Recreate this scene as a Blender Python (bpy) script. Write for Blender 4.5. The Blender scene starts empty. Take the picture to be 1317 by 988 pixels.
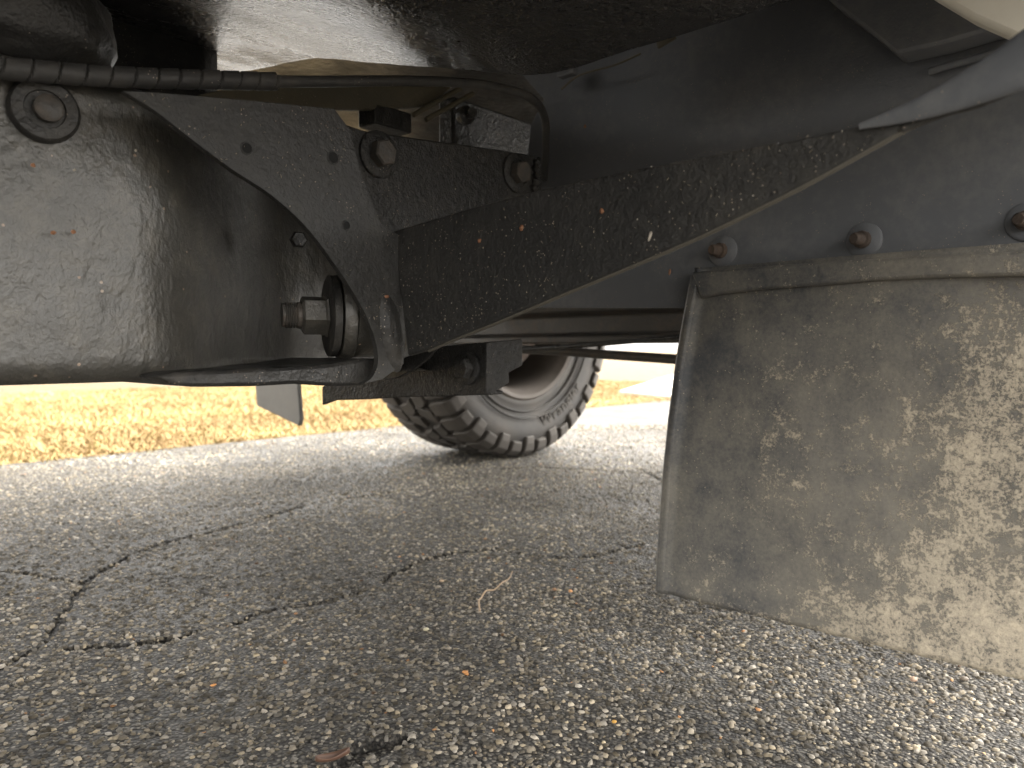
import bpy, bmesh, math, random
import numpy as np
from mathutils import Vector, Matrix, noise as mnoise

R = math.radians
rng = np.random.default_rng(7)
random.seed(7)
S = bpy.context.scene
C = S.collection

# ------------------------------------------------------------------ camera
# world: X = vehicle forward, Y = towards the far side of the vehicle, Z = up
W0, H0, FPX = 1317.0, 988.0, 960.0
CAM = Vector((0.0, 0.0, 0.36))
YAW, PITCH = math.atan2(0.67, 0.74), math.atan2(44.0, FPX)
FWD = Vector((math.cos(YAW) * math.cos(PITCH), math.sin(YAW) * math.cos(PITCH), -math.sin(PITCH)))
RGT = Vector((math.sin(YAW), -math.cos(YAW), 0))
UPV = RGT.cross(FWD)
cd = bpy.data.cameras.new('camera')
cd.sensor_fit = 'HORIZONTAL'; cd.sensor_width = 36.0; cd.lens = 36.0 * FPX / W0
cd.clip_start = 0.02; cd.clip_end = 2000
cd.dof.use_dof = True; cd.dof.focus_distance = 0.66; cd.dof.aperture_fstop = 8.5
cam = bpy.data.objects.new('camera', cd); C.objects.link(cam)
cam.matrix_world = Matrix.Translation(CAM) @ Matrix((RGT, UPV, -FWD)).transposed().to_4x4()
S.camera = cam

# ------------------------------------------------------------------ sky, sun, exposure
SUN_EL, SUN_AZ = R(50), R(-14)      # azimuth (world XY angle) the light comes from
wd = bpy.data.worlds.new('World'); S.world = wd; wd.use_nodes = True
wn, wl = wd.node_tree.nodes, wd.node_tree.links
bg = wn['Background']
sky = wn.new('ShaderNodeTexSky'); sky.sky_type = 'NISHITA'; sky.sun_disc = False
sky.sun_elevation = SUN_EL; sky.sun_rotation = math.pi / 2 - SUN_AZ
sky.air_density = 1.0; sky.dust_density = 4.0; sky.ozone_density = 1.0
hs = wn.new('ShaderNodeHueSaturation'); hs.inputs['Saturation'].default_value = 0.04
wl.new(sky.outputs[0], hs.inputs['Color']); wt = wn.new('ShaderNodeMix'); wt.data_type = 'RGBA'; wt.blend_type = 'MULTIPLY'; wt.inputs[0].default_value = 1.0
wt.inputs[7].default_value = (1.0, 0.965, 0.91, 1)        # overcast light, slightly warm
wl.new(hs.outputs[0], wt.inputs[6]); wl.new(wt.outputs[2], bg.inputs['Color'])
bg.inputs['Strength'].default_value = 0.15
sd = bpy.data.lights.new('sun', 'SUN'); sd.energy = 0.5; sd.angle = R(20); sd.color = (1.0, 0.94, 0.85)
sun = bpy.data.objects.new('sun', sd); C.objects.link(sun)
sdir = Vector((math.cos(SUN_AZ) * math.cos(SUN_EL), math.sin(SUN_AZ) * math.cos(SUN_EL), math.sin(SUN_EL)))
sun.rotation_euler = sdir.to_track_quat('Z', 'Y').to_euler(); sun.location = sdir * 20
S.view_settings.view_transform = 'Standard'; S.view_settings.look = 'None'
S.view_settings.exposure = 3.55; S.view_settings.gamma = 1.0
S.view_settings.use_curve_mapping = False
S.cycles.max_bounces = 10; S.cycles.diffuse_bounces = 5; S.cycles.glossy_bounces = 4

# ------------------------------------------------------------------ surveying: sight lines met with real planes
def sight(px, py):
    return (FWD + RGT * ((px - W0 / 2) / FPX) + UPV * ((H0 / 2 - py) / FPX))
def on_x(px, py, x): d = sight(px, py); return CAM + d * ((x - CAM.x) / d.x)
def on_y(px, py, y): d = sight(px, py); return CAM + d * ((y - CAM.y) / d.y)
def on_z(px, py, z): d = sight(px, py); return CAM + d * ((z - CAM.z) / d.z)

# ------------------------------------------------------------------ materials
class NT:
    def __init__(s, name):
        s.m = bpy.data.materials.new(name); s.m.use_nodes = True
        s.t = s.m.node_tree; s.n = s.t.nodes; s.l = s.t.links
        s.b = s.n['Principled BSDF']
        s.tc = s.n.new('ShaderNodeTexCoord')
    def link(s, a, b): s.l.new(a, b)
    def noise(s, scale, detail=4, rough=0.55, vec=None, dist=0.0, stretch=None):
        n = s.n.new('ShaderNodeTexNoise'); n.inputs['Scale'].default_value = scale
        n.inputs['Detail'].default_value = detail; n.inputs['Roughness'].default_value = rough
        n.inputs['Distortion'].default_value = dist
        v = vec or s.tc.outputs['Object']
        if stretch:
            mp = s.n.new('ShaderNodeMapping'); mp.inputs['Scale'].default_value = stretch
            s.link(v, mp.inputs['Vector']); v = mp.outputs[0]
        s.link(v, n.inputs['Vector']); return n.outputs['Fac']
    def voro(s, scale, feature='F1', out='Distance', rand=1.0, vec=None):
        n = s.n.new('ShaderNodeTexVoronoi'); n.feature = feature; n.inputs['Scale'].default_value = scale
        n.inputs['Randomness'].default_value = rand
        s.link(vec or s.tc.outputs['Object'], n.inputs['Vector']); return n.outputs[out]
    def ramp(s, f, *stops):
        r = s.n.new('ShaderNodeValToRGB'); e = r.color_ramp.elements
        while len(e) < len(stops): e.new(0.5)
        for el, (p, c) in zip(e, stops):
            el.position = p; el.color = (c, c, c, 1) if not hasattr(c, '__len__') else (*c, 1)
        s.link(f, r.inputs[0]); return r.outputs[0]
    def mix(s, f, a, b, mode='MIX'):
        m = s.n.new('ShaderNodeMix'); m.data_type = 'RGBA'; m.blend_type = mode
        for k, v in ((0, f), (6, a), (7, b)):
            if isinstance(v, (int, float)):
                m.inputs[k].default_value = v if k == 0 else (v, v, v, 1)
            elif isinstance(v, tuple): m.inputs[k].default_value = (*v, 1)
            else: s.link(v, m.inputs[k])
        return m.outputs[2]
    def math(s, op, a, b=0.0):
        m = s.n.new('ShaderNodeMath'); m.operation = op
        for k, v in ((0, a), (1, b)):
            if isinstance(v, (int, float)): m.inputs[k].default_value = v
            else: s.link(v, m.inputs[k])
        return m.outputs[0]
    def bump(s, h, dist, strength=1.0, prev=None):
        b = s.n.new('ShaderNodeBump'); b.inputs['Distance'].default_value = dist
        b.inputs['Strength'].default_value = strength
        s.link(h, b.inputs['Height'])
        if prev is not None: s.link(prev, b.inputs['Normal'])
        return b.outputs[0]
    def set(s, **k):
        for a, v in k.items():
            i = s.b.inputs[a.replace('_', ' ')]
            if isinstance(v, (int, float)): i.default_value = v
            elif isinstance(v, tuple): i.default_value = (*v, 1)
            else: s.link(v, i)
        return s.m

def undercoat(name, base=(0.020, 0.0196, 0.019), dust=(0.08, 0.072, 0.060), rough=(0.28, 0.55), lump=60, lumpd=0.0025,  # default black base raised a little to imitate a veil of lens glare
              fine=420, fined=0.0006, dustamt=0.5, specks=True, coat=0.0, spec=0.32):
    t = NT(name)
    big = t.noise(9, 5, 0.6); mid = t.noise(lump, 3, 0.5); fin = t.noise(fine, 2, 0.5)
    d = t.ramp(t.math('MULTIPLY', big, t.noise(75, 5, 0.7)), (0.22, 0.0), (0.42, dustamt))
    col = t.mix(d, base, dust)
    rg = t.ramp(big, (0.3, rough[0]), (0.7, rough[1]))
    if specks:
        v = t.voro(330); n = t.noise(45, 3)
        sp = t.math('MULTIPLY', t.math('LESS_THAN', v, 0.15), t.math('GREATER_THAN', n, 0.57))
        col = t.mix(sp, col, t.mix(t.noise(70, 1), (0.10, 0.05, 0.025), (0.36, 0.33, 0.28)))
    nrm = t.bump(mid, lumpd); nrm = t.bump(fin, fined, 1.0, nrm)
    return t.set(Base_Color=col, Roughness=t.math('ADD', rg, t.math('MULTIPLY', d, 0.3)), Normal=nrm, Coat_Weight=coat, Coat_Roughness=0.2, Specular_IOR_Level=spec)

M = {}
# frame rail: thick, still glossy brushed-on coating with runs
t = NT('glossy_undercoat')
big = t.noise(7, 4, 0.55); run = t.noise(26, 2, 0.45, dist=0.3, stretch=(1.7, 1, 0.75)); rip = t.noise(150, 3, 0.5, dist=0.2, stretch=(1.3, 1, 0.8))
pit = t.ramp(t.voro(330), (0.0, 0.0), (0.35, 1.0))
pitm = t.math('MULTIPLY', t.math('SUBTRACT', 1.0, pit), t.ramp(t.noise(40, 3), (0.45, 0.0), (0.62, 1.0)))
nrm = t.bump(run, 0.0022); nrm = t.bump(rip, 0.0011, 1.0, nrm); nrm = t.bump(t.noise(420, 2), 0.0004, 1.0, nrm); nrm = t.bump(pitm, 0.0012, -1.0, nrm)
d = t.ramp(t.noise(55, 6, 0.7), (0.46, 0.0), (0.72, 0.5))
spk = t.math('MULTIPLY', t.math('LESS_THAN', t.voro(95), 0.10), t.math('GREATER_THAN', t.noise(24, 2), 0.57))
col = t.mix(d, (0.040, 0.0375, 0.032), (0.115, 0.102, 0.080)); col = t.mix(t.math('MULTIPLY', pitm, 0.8), col, (0.012, 0.011, 0.010)); col = t.mix(spk, col, t.mix(t.noise(60, 1), (0.20, 0.09, 0.04), (0.30, 0.27, 0.22)))
M['gloss'] = t.set(Base_Color=col, Roughness=t.ramp(big, (0.3, 0.40), (0.7, 0.55)), Normal=nrm, Specular_IOR_Level=0.9)
M['coat'] = undercoat('satin_undercoat', dustamt=0.45)
M['rough_coat'] = undercoat('gritty_undercoat', rough=(0.35, 0.6), lump=160, lumpd=0.003, fine=500, fined=0.001, dustamt=0.35)
M['beam'] = undercoat('dusty_undercoat', base=(0.027, 0.0265, 0.0255), dust=(0.070, 0.066, 0.058), rough=(0.45, 0.62), lump=170, lumpd=0.0014, dustamt=0.4)
M['panel'] = undercoat('glare_lifted_paint', base=(0.100, 0.104, 0.112), dust=(0.17, 0.168, 0.165), rough=(0.42, 0.62), lump=40, lumpd=0.0008, fined=0.0002, dustamt=0.55)  # panel black lifted to grey, lens glare mixed into the base colour
M['floor'] = undercoat('oily_floor_coat', base=(0.021, 0.020, 0.020), dust=(0.075, 0.065, 0.05), rough=(0.20, 0.32), lump=190, lumpd=0.0042, fine=480, fined=0.0018, dustamt=0.25, spec=0.6)
M['steel'] = undercoat('dark_steel', base=(0.05, 0.047, 0.043), dust=(0.14, 0.10, 0.07), rough=(0.35, 0.55), lump=200, lumpd=0.0006, fined=0.0002, dustamt=0.5, specks=False)
M['rusty'] = undercoat('rusty_steel', base=(0.055, 0.042, 0.034), dust=(0.115, 0.078, 0.055), rough=(0.6, 0.8), lump=300, lumpd=0.0008, dustamt=0.9, specks=False)
M['hose'] = undercoat('hose_rubber', base=(0.035, 0.034, 0.033), dust=(0.11, 0.10, 0.085), rough=(0.48, 0.65), lump=200, lumpd=0.0004, fined=0.0001, dustamt=0.4)
M['olive'] = undercoat('dusty_olive_paint', base=(0.085, 0.075, 0.052), dust=(0.13, 0.11, 0.078), rough=(0.5, 0.7), lump=80, lumpd=0.0006, dustamt=0.8)
M['cream'] = undercoat('cream_body_paint', base=(0.74, 0.70, 0.60), dust=(0.55, 0.48, 0.38), rough=(0.35, 0.5), lump=30, lumpd=0.0003, fined=0.0001, dustamt=0.3, specks=False)

# mud flap: black rubber with dried tan mud
t = NT('muddy_rubber')
sx = t.n.new('ShaderNodeSeparateXYZ'); t.link(t.tc.outputs['Object'], sx.inputs[0])
Yc, Zc = sx.outputs[1], sx.outputs[2]
grad = t.math('ADD', t.math('MULTIPLY', t.math('SUBTRACT', 0.21, Yc), 1.25), t.math('MULTIPLY', t.math('SUBTRACT', 0.26, Zc), 0.45))   # more mud thrown at the outer lower corner
n1 = t.noise(8, 4, 0.6); n2 = t.noise(58, 8, 0.78); n3 = t.noise(330, 5, 0.75)
f = t.math('ADD', t.math('ADD', t.math('MULTIPLY', n1, 0.5), t.math('MULTIPLY', n2, 0.8)), t.math('ADD', t.math('MULTIPLY', n3, 0.6), t.math('MULTIPLY', grad, 0.50)))
mud = t.ramp(t.math('MULTIPLY', f, 0.5), (0.482, 0.0), (0.515, 0.5), (0.60, 0.95))
film = t.ramp(t.math('ADD', t.math('ADD', t.math('MULTIPLY', t.noise(13, 8, 0.72), 0.7), t.math('MULTIPLY', t.noise(260, 5, 0.75), 0.35)), t.math('MULTIPLY', grad, 0.35)), (0.34, 0.0), (0.52, 0.55), (0.68, 1.0))
tan = t.mix(t.noise(23, 4), (0.41, 0.365, 0.285), (0.58, 0.495, 0.37))
col = t.mix(film, (0.046, 0.048, 0.052), (0.195, 0.178, 0.145))
col = t.mix(mud, col, tan)
chip = t.math('LESS_THAN', t.voro(170), 0.10); chip = t.math('MULTIPLY', chip, t.math('GREATER_THAN', t.noise(33, 2), 0.5))
col = t.mix(chip, col, (0.34, 0.29, 0.21))
nrm = t.bump(t.noise(240, 3, 0.6), 0.0005); nrm = t.bump(mud, 0.0006, 1.0, nrm)
M['flap'] = t.set(Base_Color=col, Roughness=t.ramp(mud, (0, 0.55), (1, 0.85)), Normal=nrm)
t = NT('grey_flap_rubber')
M['flap_far'] = t.set(Base_Color=t.mix(t.noise(14, 5, 0.65), (0.05, 0.05, 0.048), (0.13, 0.125, 0.115)), Roughness=0.55)

# tyre
t = NT('tyre_rubber')
col = t.mix(t.ramp(t.noise(9, 6, 0.65), (0.35, 0.0), (0.7, 0.8)), (0.028, 0.027, 0.026), (0.070, 0.060, 0.050))
M['tyre'] = t.set(Base_Color=col, Roughness=0.72, Normal=t.bump(t.noise(300, 3), 0.0004))
t = NT('worn_rubber_edges')
M['lug'] = t.set(Base_Color=t.mix(t.noise(14, 5, 0.7), (0.032, 0.030, 0.028), (0.082, 0.070, 0.058)), Roughness=0.78, Normal=t.bump(t.noise(260, 3), 0.0004))
t = NT('dusty_rim')
M['rim'] = t.set(Base_Color=t.mix(t.noise(18, 5, 0.7), (0.055, 0.046, 0.038), (0.12, 0.10, 0.083)), Roughness=0.75)

# asphalt binder between the stones
def asphalt(name, far):
    t = NT(name)
    pos = t.tc.outputs['Object']
    st = t.voro(230 if not far else 130, out='Color'); dd = t.voro(230 if not far else 130)
    sep = t.n.new('ShaderNodeSeparateColor'); t.link(st, sep.inputs[0])
    tone = t.ramp(sep.outputs[0], (0.0, (0.035, 0.032, 0.028)), (0.45, (0.08, 0.073, 0.064)), (0.8, (0.155, 0.142, 0.122)), (1.0, (0.29, 0.27, 0.23)))
    gap = t.ramp(dd, (0.30, 0.0), (0.62, 1.0))
    col = t.mix(gap, tone, (0.020, 0.019, 0.018))
    wet = t.ramp(t.noise(3.1, 5, 0.6), (0.42, 0.0), (0.62, 1.0))
    col = t.mix(t.math('MULTIPLY', wet, 0.45), col, t.mix(0.5, col, (0.03, 0.029, 0.028)))
    pale = t.ramp(t.noise(1.7, 6, 0.7), (0.5, 0.0), (0.75, 0.35)); col = t.mix(pale, col, (0.15, 0.138, 0.118))
    h = t.math('SUBTRACT', 1.0, dd)
    nrm = t.bump(h, 0.0035 if not far else 0.006); nrm = t.bump(t.noise(700, 2), 0.0008, 1.0, nrm)
    return t.set(Base_Color=col, Roughness=t.mix(wet, 0.8, 0.6), Normal=nrm, Specular_IOR_Level=0.22)
M['asphalt'] = asphalt('asphalt', False)
t = NT('aggregate_stone')
at = t.n.new('ShaderNodeAttribute'); at.attribute_name = 'tone'
M['stone'] = t.set(Base_Color=t.mix(t.noise(900, 2), at.outputs['Color'], t.mix(0.5, at.outputs['Color'], (0.04, 0.038, 0.035))), Roughness=0.75, Specular_IOR_Level=0.22)
t = NT('dry_grass')
at = t.n.new('ShaderNodeAttribute'); at.attribute_name = 'tone'
M['grass'] = t.set(Base_Color=at.outputs['Color'], Roughness=0.75)
t = NT('dry_lawn_soil')
c = t.mix(t.ramp(t.noise(2.2, 6, 0.65), (0.35, 0.0), (0.65, 1.0)), (0.085, 0.052, 0.017), (0.125, 0.088, 0.035))
c = t.mix(t.ramp(t.noise(60, 5, 0.7), (0.4, 0.0), (0.7, 0.6)), c, (0.13, 0.085, 0.036))
M['lawn'] = t.set(Base_Color=c, Roughness=0.9, Normal=t.bump(t.noise(90, 4, 0.7), 0.03))
t = NT('pale_concrete')
M['concrete'] = t.set(Base_Color=t.mix(t.noise(3, 6), (0.34, 0.315, 0.265), (0.42, 0.395, 0.34)), Roughness=0.85, Normal=t.bump(t.noise(80, 4), 0.002))
t = NT('dry_plant')
M['twig'] = t.set(Base_Color=t.mix(t.noise(90, 3), (0.34, 0.25, 0.16), (0.22, 0.15, 0.09)), Roughness=0.8)
t = NT('brown_leaf')
M['leaf'] = t.set(Base_Color=t.mix(t.noise(120, 4), (0.06, 0.028, 0.018), (0.11, 0.06, 0.036)), Roughness=0.6)
def plain(name, col, rough=0.6):
    t = NT(name); return t.set(Base_Color=t.mix(t.noise(260, 3), col, tuple(x * 0.7 for x in col)), Roughness=rough)

# ------------------------------------------------------------------ mesh helpers
def mesh_obj(name, verts, faces, mat, parent=None, smooth=None, inv=None):
    me = bpy.data.meshes.new(name); me.from_pydata([tuple(v) for v in verts], [], faces); me.validate(); me.update()
    bm = bmesh.new(); bm.from_mesh(me); bmesh.ops.recalc_face_normals(bm, faces=bm.faces); bm.to_mesh(me); bm.free()
    return add(name, me, mat, parent, smooth)
def add(name, me, mat, parent=None, smooth=None):
    o = bpy.data.objects.new(name, me); C.objects.link(o)
    if mat is not None: me.materials.append(mat)
    if smooth is not None:
        me.polygons.foreach_set('use_smooth', [True] * len(me.polygons)); me.set_sharp_from_angle(angle=R(smooth))
    if parent is not None:
        o.parent = parent
        if parent.type == 'EMPTY': o.matrix_parent_inverse = Matrix.Translation(-parent.location)
    return o
def bevel(o, w, seg=2):
    b = o.modifiers.new('bevel', 'BEVEL'); b.width = w; b.segments = seg; b.limit_method = 'ANGLE'; b.angle_limit = R(35)
    b.use_clamp_overlap = True
    return o
def prism(name, pts, ext, mat, parent=None, bev=0.0, smooth=None):
    """solid plate: planar outline pushed along ext"""
    n = len(pts); ext = Vector(ext)
    v = [Vector(p) for p in pts] + [Vector(p) + ext for p in pts]
    f = [list(range(n)), list(range(2 * n - 1, n - 1, -1))] + [[i, (i + 1) % n, n + (i + 1) % n, n + i] for i in range(n)]
    o = mesh_obj(name, v, f, mat, parent, 35 if bev else smooth)
    if bev: bevel(o, bev)
    return o
def box(name, lo, hi, mat, parent=None, bev=0.0):
    x0, y0, z0 = lo; x1, y1, z1 = hi
    return prism(name, [(x0, y0, z0), (x1, y0, z0), (x1, y1, z0), (x0, y1, z0)], (0, 0, z1 - z0), mat, parent, bev)
def basis(ax):
    ax = Vector(ax).normalized(); a = Vector((0, 0, 1)) if abs(ax.z) < 0.9 else Vector((1, 0, 0))
    u = a.cross(ax).normalized(); return ax, u, ax.cross(u)
def lathe(name, org, ax, prof, mat, parent=None, seg=28, smooth=40, rot=0.0):
    """surface of revolution: prof = [(distance along axis, radius)]"""
    ax, u, w = basis(ax); org = Vector(org); v, f = [], []
    for (h, r) in prof:
        for k in range(seg):
            a = 2 * math.pi * k / seg + rot
            v.append(org + ax * h + u * (r * math.cos(a)) + w * (r * math.sin(a)))
    for i in range(len(prof) - 1):
        for k in range(seg):
            k2 = (k + 1) % seg; f.append([i * seg + k, i * seg + k2, (i + 1) * seg + k2, (i + 1) * seg + k])
    f.append(list(range(seg))[::-1]); f.append([(len(prof) - 1) * seg + k for k in range(seg)])
    return mesh_obj(name, v, f, mat, parent, smooth)
def smooth_path(pts, n):
    p = [Vector(q) for q in pts]; p = [p[0] * 2 - p[1]] + p + [p[-1] * 2 - p[-2]]; out = []
    for i in range(1, len(p) - 2):
        for k in range(n):
            t = k / n; a, b, c, d = p[i - 1:i + 3]
            out.append(0.5 * ((2 * b) + (c - a) * t + (2 * a - 5 * b + 4 * c - d) * t * t + (3 * b - a - 3 * c + d) * t ** 3))
    out.append(p[-2]); return out
def tube(name, path, rad, mat, parent=None, seg=12, smooth=50, radf=None):
    v, f = [], []; n = len(path); L = 0.0
    for i, p in enumerate(path):
        tg = (path[min(i + 1, n - 1)] - path[max(i - 1, 0)]).normalized()
        if i: L += (path[i] - path[i - 1]).length
        ax, u, w = basis(tg)
        for k in range(seg):
            a = 2 * math.pi * k / seg
            r = radf(L, a) if radf else (rad if not callable(rad) else rad(i / (n - 1)))
            v.append(p + u * (r * math.cos(a)) + w * (r * math.sin(a)))
    for i in range(n - 1):
        for k in range(seg):
            k2 = (k + 1) % seg; f.append([i * seg + k, i * seg + k2, (i + 1) * seg + k2, (i + 1) * seg + k])
    f += [list(range(seg))[::-1], [(n - 1) * seg + k for k in range(seg)]]
    return mesh_obj(name, v, f, mat, parent, smooth)
def grid(name, fn, nu, nv, mat, parent=None, smooth=180, thick=None):
    v = [fn(i / nu, j / nv) for j in range(nv + 1) for i in range(nu + 1)]
    f = [[j * (nu + 1) + i, j * (nu + 1) + i + 1, (j + 1) * (nu + 1) + i + 1, (j + 1) * (nu + 1) + i] for j in range(nv) for i in range(nu)]
    me = bpy.data.meshes.new(name); me.from_pydata([tuple(p) for p in v], [], f); me.update()
    o = add(name, me, mat, parent, smooth)
    if thick:
        s = o.modifiers.new('solid', 'SOLIDIFY'); s.thickness = thick; s.offset = 0
    return o
def fbm(p, s=1.0, o=4): return mnoise.fractal(Vector(p) * s, 1.0, 2.0, o)
def smoothstep(a, b, x):
    x = min(1, max(0, (x - a) / (b - a))); return x * x * (3 - 2 * x)
def tag(o, label=None, cat=None, group=None, kind=None):
    for k, v in (('label', label), ('category', cat), ('group', group), ('kind', kind)):
        if v: o[k] = v
    return o

# ================================================================== SETTING
EDGE = 2.80                                    # driveway edge, parallel to the vehicle
# large lawn sheet out to the horizon
o = mesh_obj('lawn', [(-600, -600, -0.03), (600, -600, -0.03), (600, 600, -0.03), (-600, 600, -0.03)], [[0, 1, 2, 3]], M['lawn']); tag(o, kind='structure')
# driveway base slab with a ragged edge
pts = [(-30, -8), (40, -8)]
xs = np.arange(40, -30, -0.12)
for x in xs: pts.append((x, EDGE + 0.03 * fbm((x, 0, 0), 1.6) + 0.02 * fbm((x, 3, 0), 9)))
o = prism('driveway', [(x, y, -0.006) for x, y in pts], (0, 0, -0.05), M['asphalt']); tag(o, kind='structure')

# fine asphalt sheet with real cracks in the part one can see close up
cracks_px = [
    ([(0, 858), (30, 842), (60, 822), (78, 795), (98, 765), (118, 742), (160, 718), (205, 700), (262, 686), (300, 676), (350, 664), (395, 650), (440, 641), (500, 633), (520, 630)], 0.0075),
    ([(0, 735), (40, 738), (80, 744), (118, 748), (150, 740)], 0.005),
    ([(85, 835), (130, 830), (175, 828), (220, 820), (262, 808), (300, 800), (350, 782), (405, 774), (465, 760), (500, 742), (545, 722), (590, 712), (640, 706)], 0.0085),
    ([(440, 985), (468, 966), (500, 958), (520, 950)], 0.020),
    ([(640, 604), (700, 602), (760, 604), (800, 606), (850, 608)], 0.012),
    ([(820, 602), (840, 612), (852, 622)], 0.014),
    ([(640, 706), (700, 716), (760, 716), (830, 700)], 0.004),
]
segs = []
for line, w in cracks_px:
    p = smooth_path([on_z(x, y, 0) for x, y in line], 6)
    p = [Vector((q.x + 0.006 * fbm((q.x, q.y, 1), 30), q.y + 0.006 * fbm((q.x, q.y, 7), 30))) for q in p]
    for a, b in zip(p[:-1], p[1:]): segs.append((a.x, a.y, b.x, b.y, w))
segs = np.array(segs)
def crack_d(P):
    """signed-ish depth of the crack at ground points P (n,2): returns 0..1"""
    out = np.zeros(len(P)); best = np.full(len(P), 9.0)
    jit = np.array([max(0.12, 0.85 + 1.3 * mnoise.fractal(Vector((x * 14, y * 14, 3)), 1.0, 2.0, 3)) for x, y in P]) * (0.6 + 0.8 * rng.random(len(P)))
    for ax, ay, bx, by, w in segs:
        m = (np.abs(P[:, 0] - (ax + bx) / 2) < 0.12) & (np.abs(P[:, 1] - (ay + by) / 2) < 0.12)
        if not m.any(): continue
        q = P[m]; d = np.array([bx - ax, by - ay]); L = max(1e-9, d @ d)
        tt = np.clip(((q - [ax, ay]) @ d) / L, 0, 1); r = np.hypot(*(q - ([ax, ay] + tt[:, None] * d)).T)
        out[m] = np.maximum(out[m], np.clip(1.25 - r / (w * 0.45 * jit[m]), 0, 1))
    return out
dep = [0.34]
while dep[-1] < 3.3: dep.append(dep[-1] + 0.0022 + 0.0052 * max(0, dep[-1] - 0.4) ** 1.1)
dep = np.array(dep)
NX = 430
fx, fy = math.cos(YAW), math.sin(YAW)
u = np.linspace(-1, 1, NX + 1)
D, U = np.meshgrid(dep, u, indexing='ij')
hw = 0.26 + 0.80 * D
Xg = fx * D + math.sin(YAW) * U * hw; Yg = fy * D - math.cos(YAW) * U * hw
P = np.stack([Xg.ravel(), Yg.ravel()], 1)
cd_ = crack_d(P)
edge_lim = EDGE - 0.08
Zg = np.array([0.004 * mnoise.noise(Vector((x * 5, y * 5, 0))) + 0.0016 * mnoise.noise(Vector((x * 60, y * 60, 2))) for x, y in P])
near_edge = np.clip((P[:, 1] - (edge_lim - 0.4)) / 0.4, 0, 1)
Zg = (Zg - 0.001) * (1 - near_edge) - 0.004 * near_edge - cd_ * 0.014
P[:, 1] = np.where(P[:, 1] > edge_lim, edge_lim, P[:, 1])
def np_mesh(name, co, faces_n, faces, mat, smooth=True):
    me = bpy.data.meshes.new(name); me.vertices.add(len(co)); me.vertices.foreach_set('co', co.astype(np.float32).ravel())
    me.loops.add(faces.size); me.loops.foreach_set('vertex_index', faces.astype(np.int32).ravel())
    nf = faces.size // faces_n; me.polygons.add(nf)
    me.polygons.foreach_set('loop_start', np.arange(nf, dtype=np.int32) * faces_n)
    me.polygons.foreach_set('use_smooth', np.full(nf, smooth)); me.update(calc_edges=True); me.validate()
    me.materials.append(mat); return me
nd = len(dep); idx = np.arange(nd * (NX + 1)).reshape(nd, NX + 1)
F4 = np.stack([idx[:-1, :-1], idx[:-1, 1:], idx[1:, 1:], idx[1:, :-1]], -1).reshape(-1, 4)
keep = (P[F4[:, 0], 1] < edge_lim - 1e-6); F4 = F4[keep][:, ::-1]
me = np_mesh('driveway_surface', np.column_stack([P, Zg]), 4, F4, M['asphalt'])
o = bpy.data.objects.new('driveway_surface', me); C.objects.link(o); tag(o, kind='structure')
dsurf = o

# aggregate stones set in the asphalt (one mass, nobody could count it)
def stones_mesh(name, P2, rad, tones, seg, ring2, lift):
    n = len(P2); ang = np.arange(seg) * 2 * np.pi / seg
    a0 = rng.random((n, 1)) * 6.283; A = ang[None] + a0 + (rng.random((n, seg)) - .5) * 0.6
    el = 0.62 + 0.38 * rng.random((n, 1)); ro = rng.random((n, 1)) * 6.283
    rr = rad[:, None] * (0.78 + 0.44 * rng.random((n, seg)))
    px_, py_ = rr * np.cos(A), rr * np.sin(A) * el
    X = px_ * np.cos(ro) - py_ * np.sin(ro); Y = px_ * np.sin(ro) + py_ * np.cos(ro)
    h = rad * (0.12 + 0.32 * rng.random(n)); tx = (rng.random((n, 2)) - .5) * 0.5
    ring0 = np.stack([P2[:, None, 0] + X, P2[:, None, 1] + Y, np.broadcast_to(lift[:, None] - 0.0015, X.shape)], -1)
    zt = lift[:, None] + h[:, None] * (0.85 + 0.3 * rng.random((n, seg))) + tx[:, :1] * X + tx[:, 1:] * Y
    ring1 = np.stack([P2[:, None, 0] + X * 0.68, P2[:, None, 1] + Y * 0.68, zt], -1)
    co = np.concatenate([ring0, ring1], 1).reshape(-1, 3)
    b = (np.arange(n) * 2 * seg)[:, None]; k = np.arange(seg); k2 = (k + 1) % seg
    q = np.stack([b + k, b + k2, b + seg + k2, b + seg + k], -1).reshape(-1, 4)
    fl = q.ravel(); tot = np.full(len(q), 4)
    top = (b + seg + k).reshape(-1, seg)
    me = bpy.data.meshes.new(name); me.vertices.add(len(co)); me.vertices.foreach_set('co', co.astype(np.float32).ravel())
    loops = np.concatenate([fl, top.ravel()]); me.loops.add(len(loops)); me.loops.foreach_set('vertex_index', loops.astype(np.int32))
    tot = np.concatenate([tot, np.full(n, seg)]); st = np.concatenate([[0], np.cumsum(tot)[:-1]])
    me.polygons.add(len(tot)); me.polygons.foreach_set('loop_start', st.astype(np.int32)); me.update(calc_edges=True)
    ca = me.color_attributes.new('tone', 'FLOAT_COLOR', 'POINT')
    c4 = np.concatenate([np.repeat(tones, 2 * seg, 0), np.ones((n * 2 * seg, 1))], 1)
    ca.data.foreach_set('color', c4.astype(np.float32).ravel()); me.materials.append(M['stone'])
    return me
def tones(n):
    q = rng.random(n); r = rng.random(n)
    v = np.where(q < 0.42, 0.06 + 0.11 * r, np.where(q < 0.80, 0.18 + 0.20 * r, 0.38 + 0.26 * r))
    warm = 0.14 + 0.18 * rng.random(n); c = np.stack([v, v * (1 - warm * .55), v * (1 - warm * 1.4)], 1)
    rust = rng.random(n) < 0.005; c[rust] = c[rust] * [1.7, 1.0, 0.55]
    return c
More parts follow.
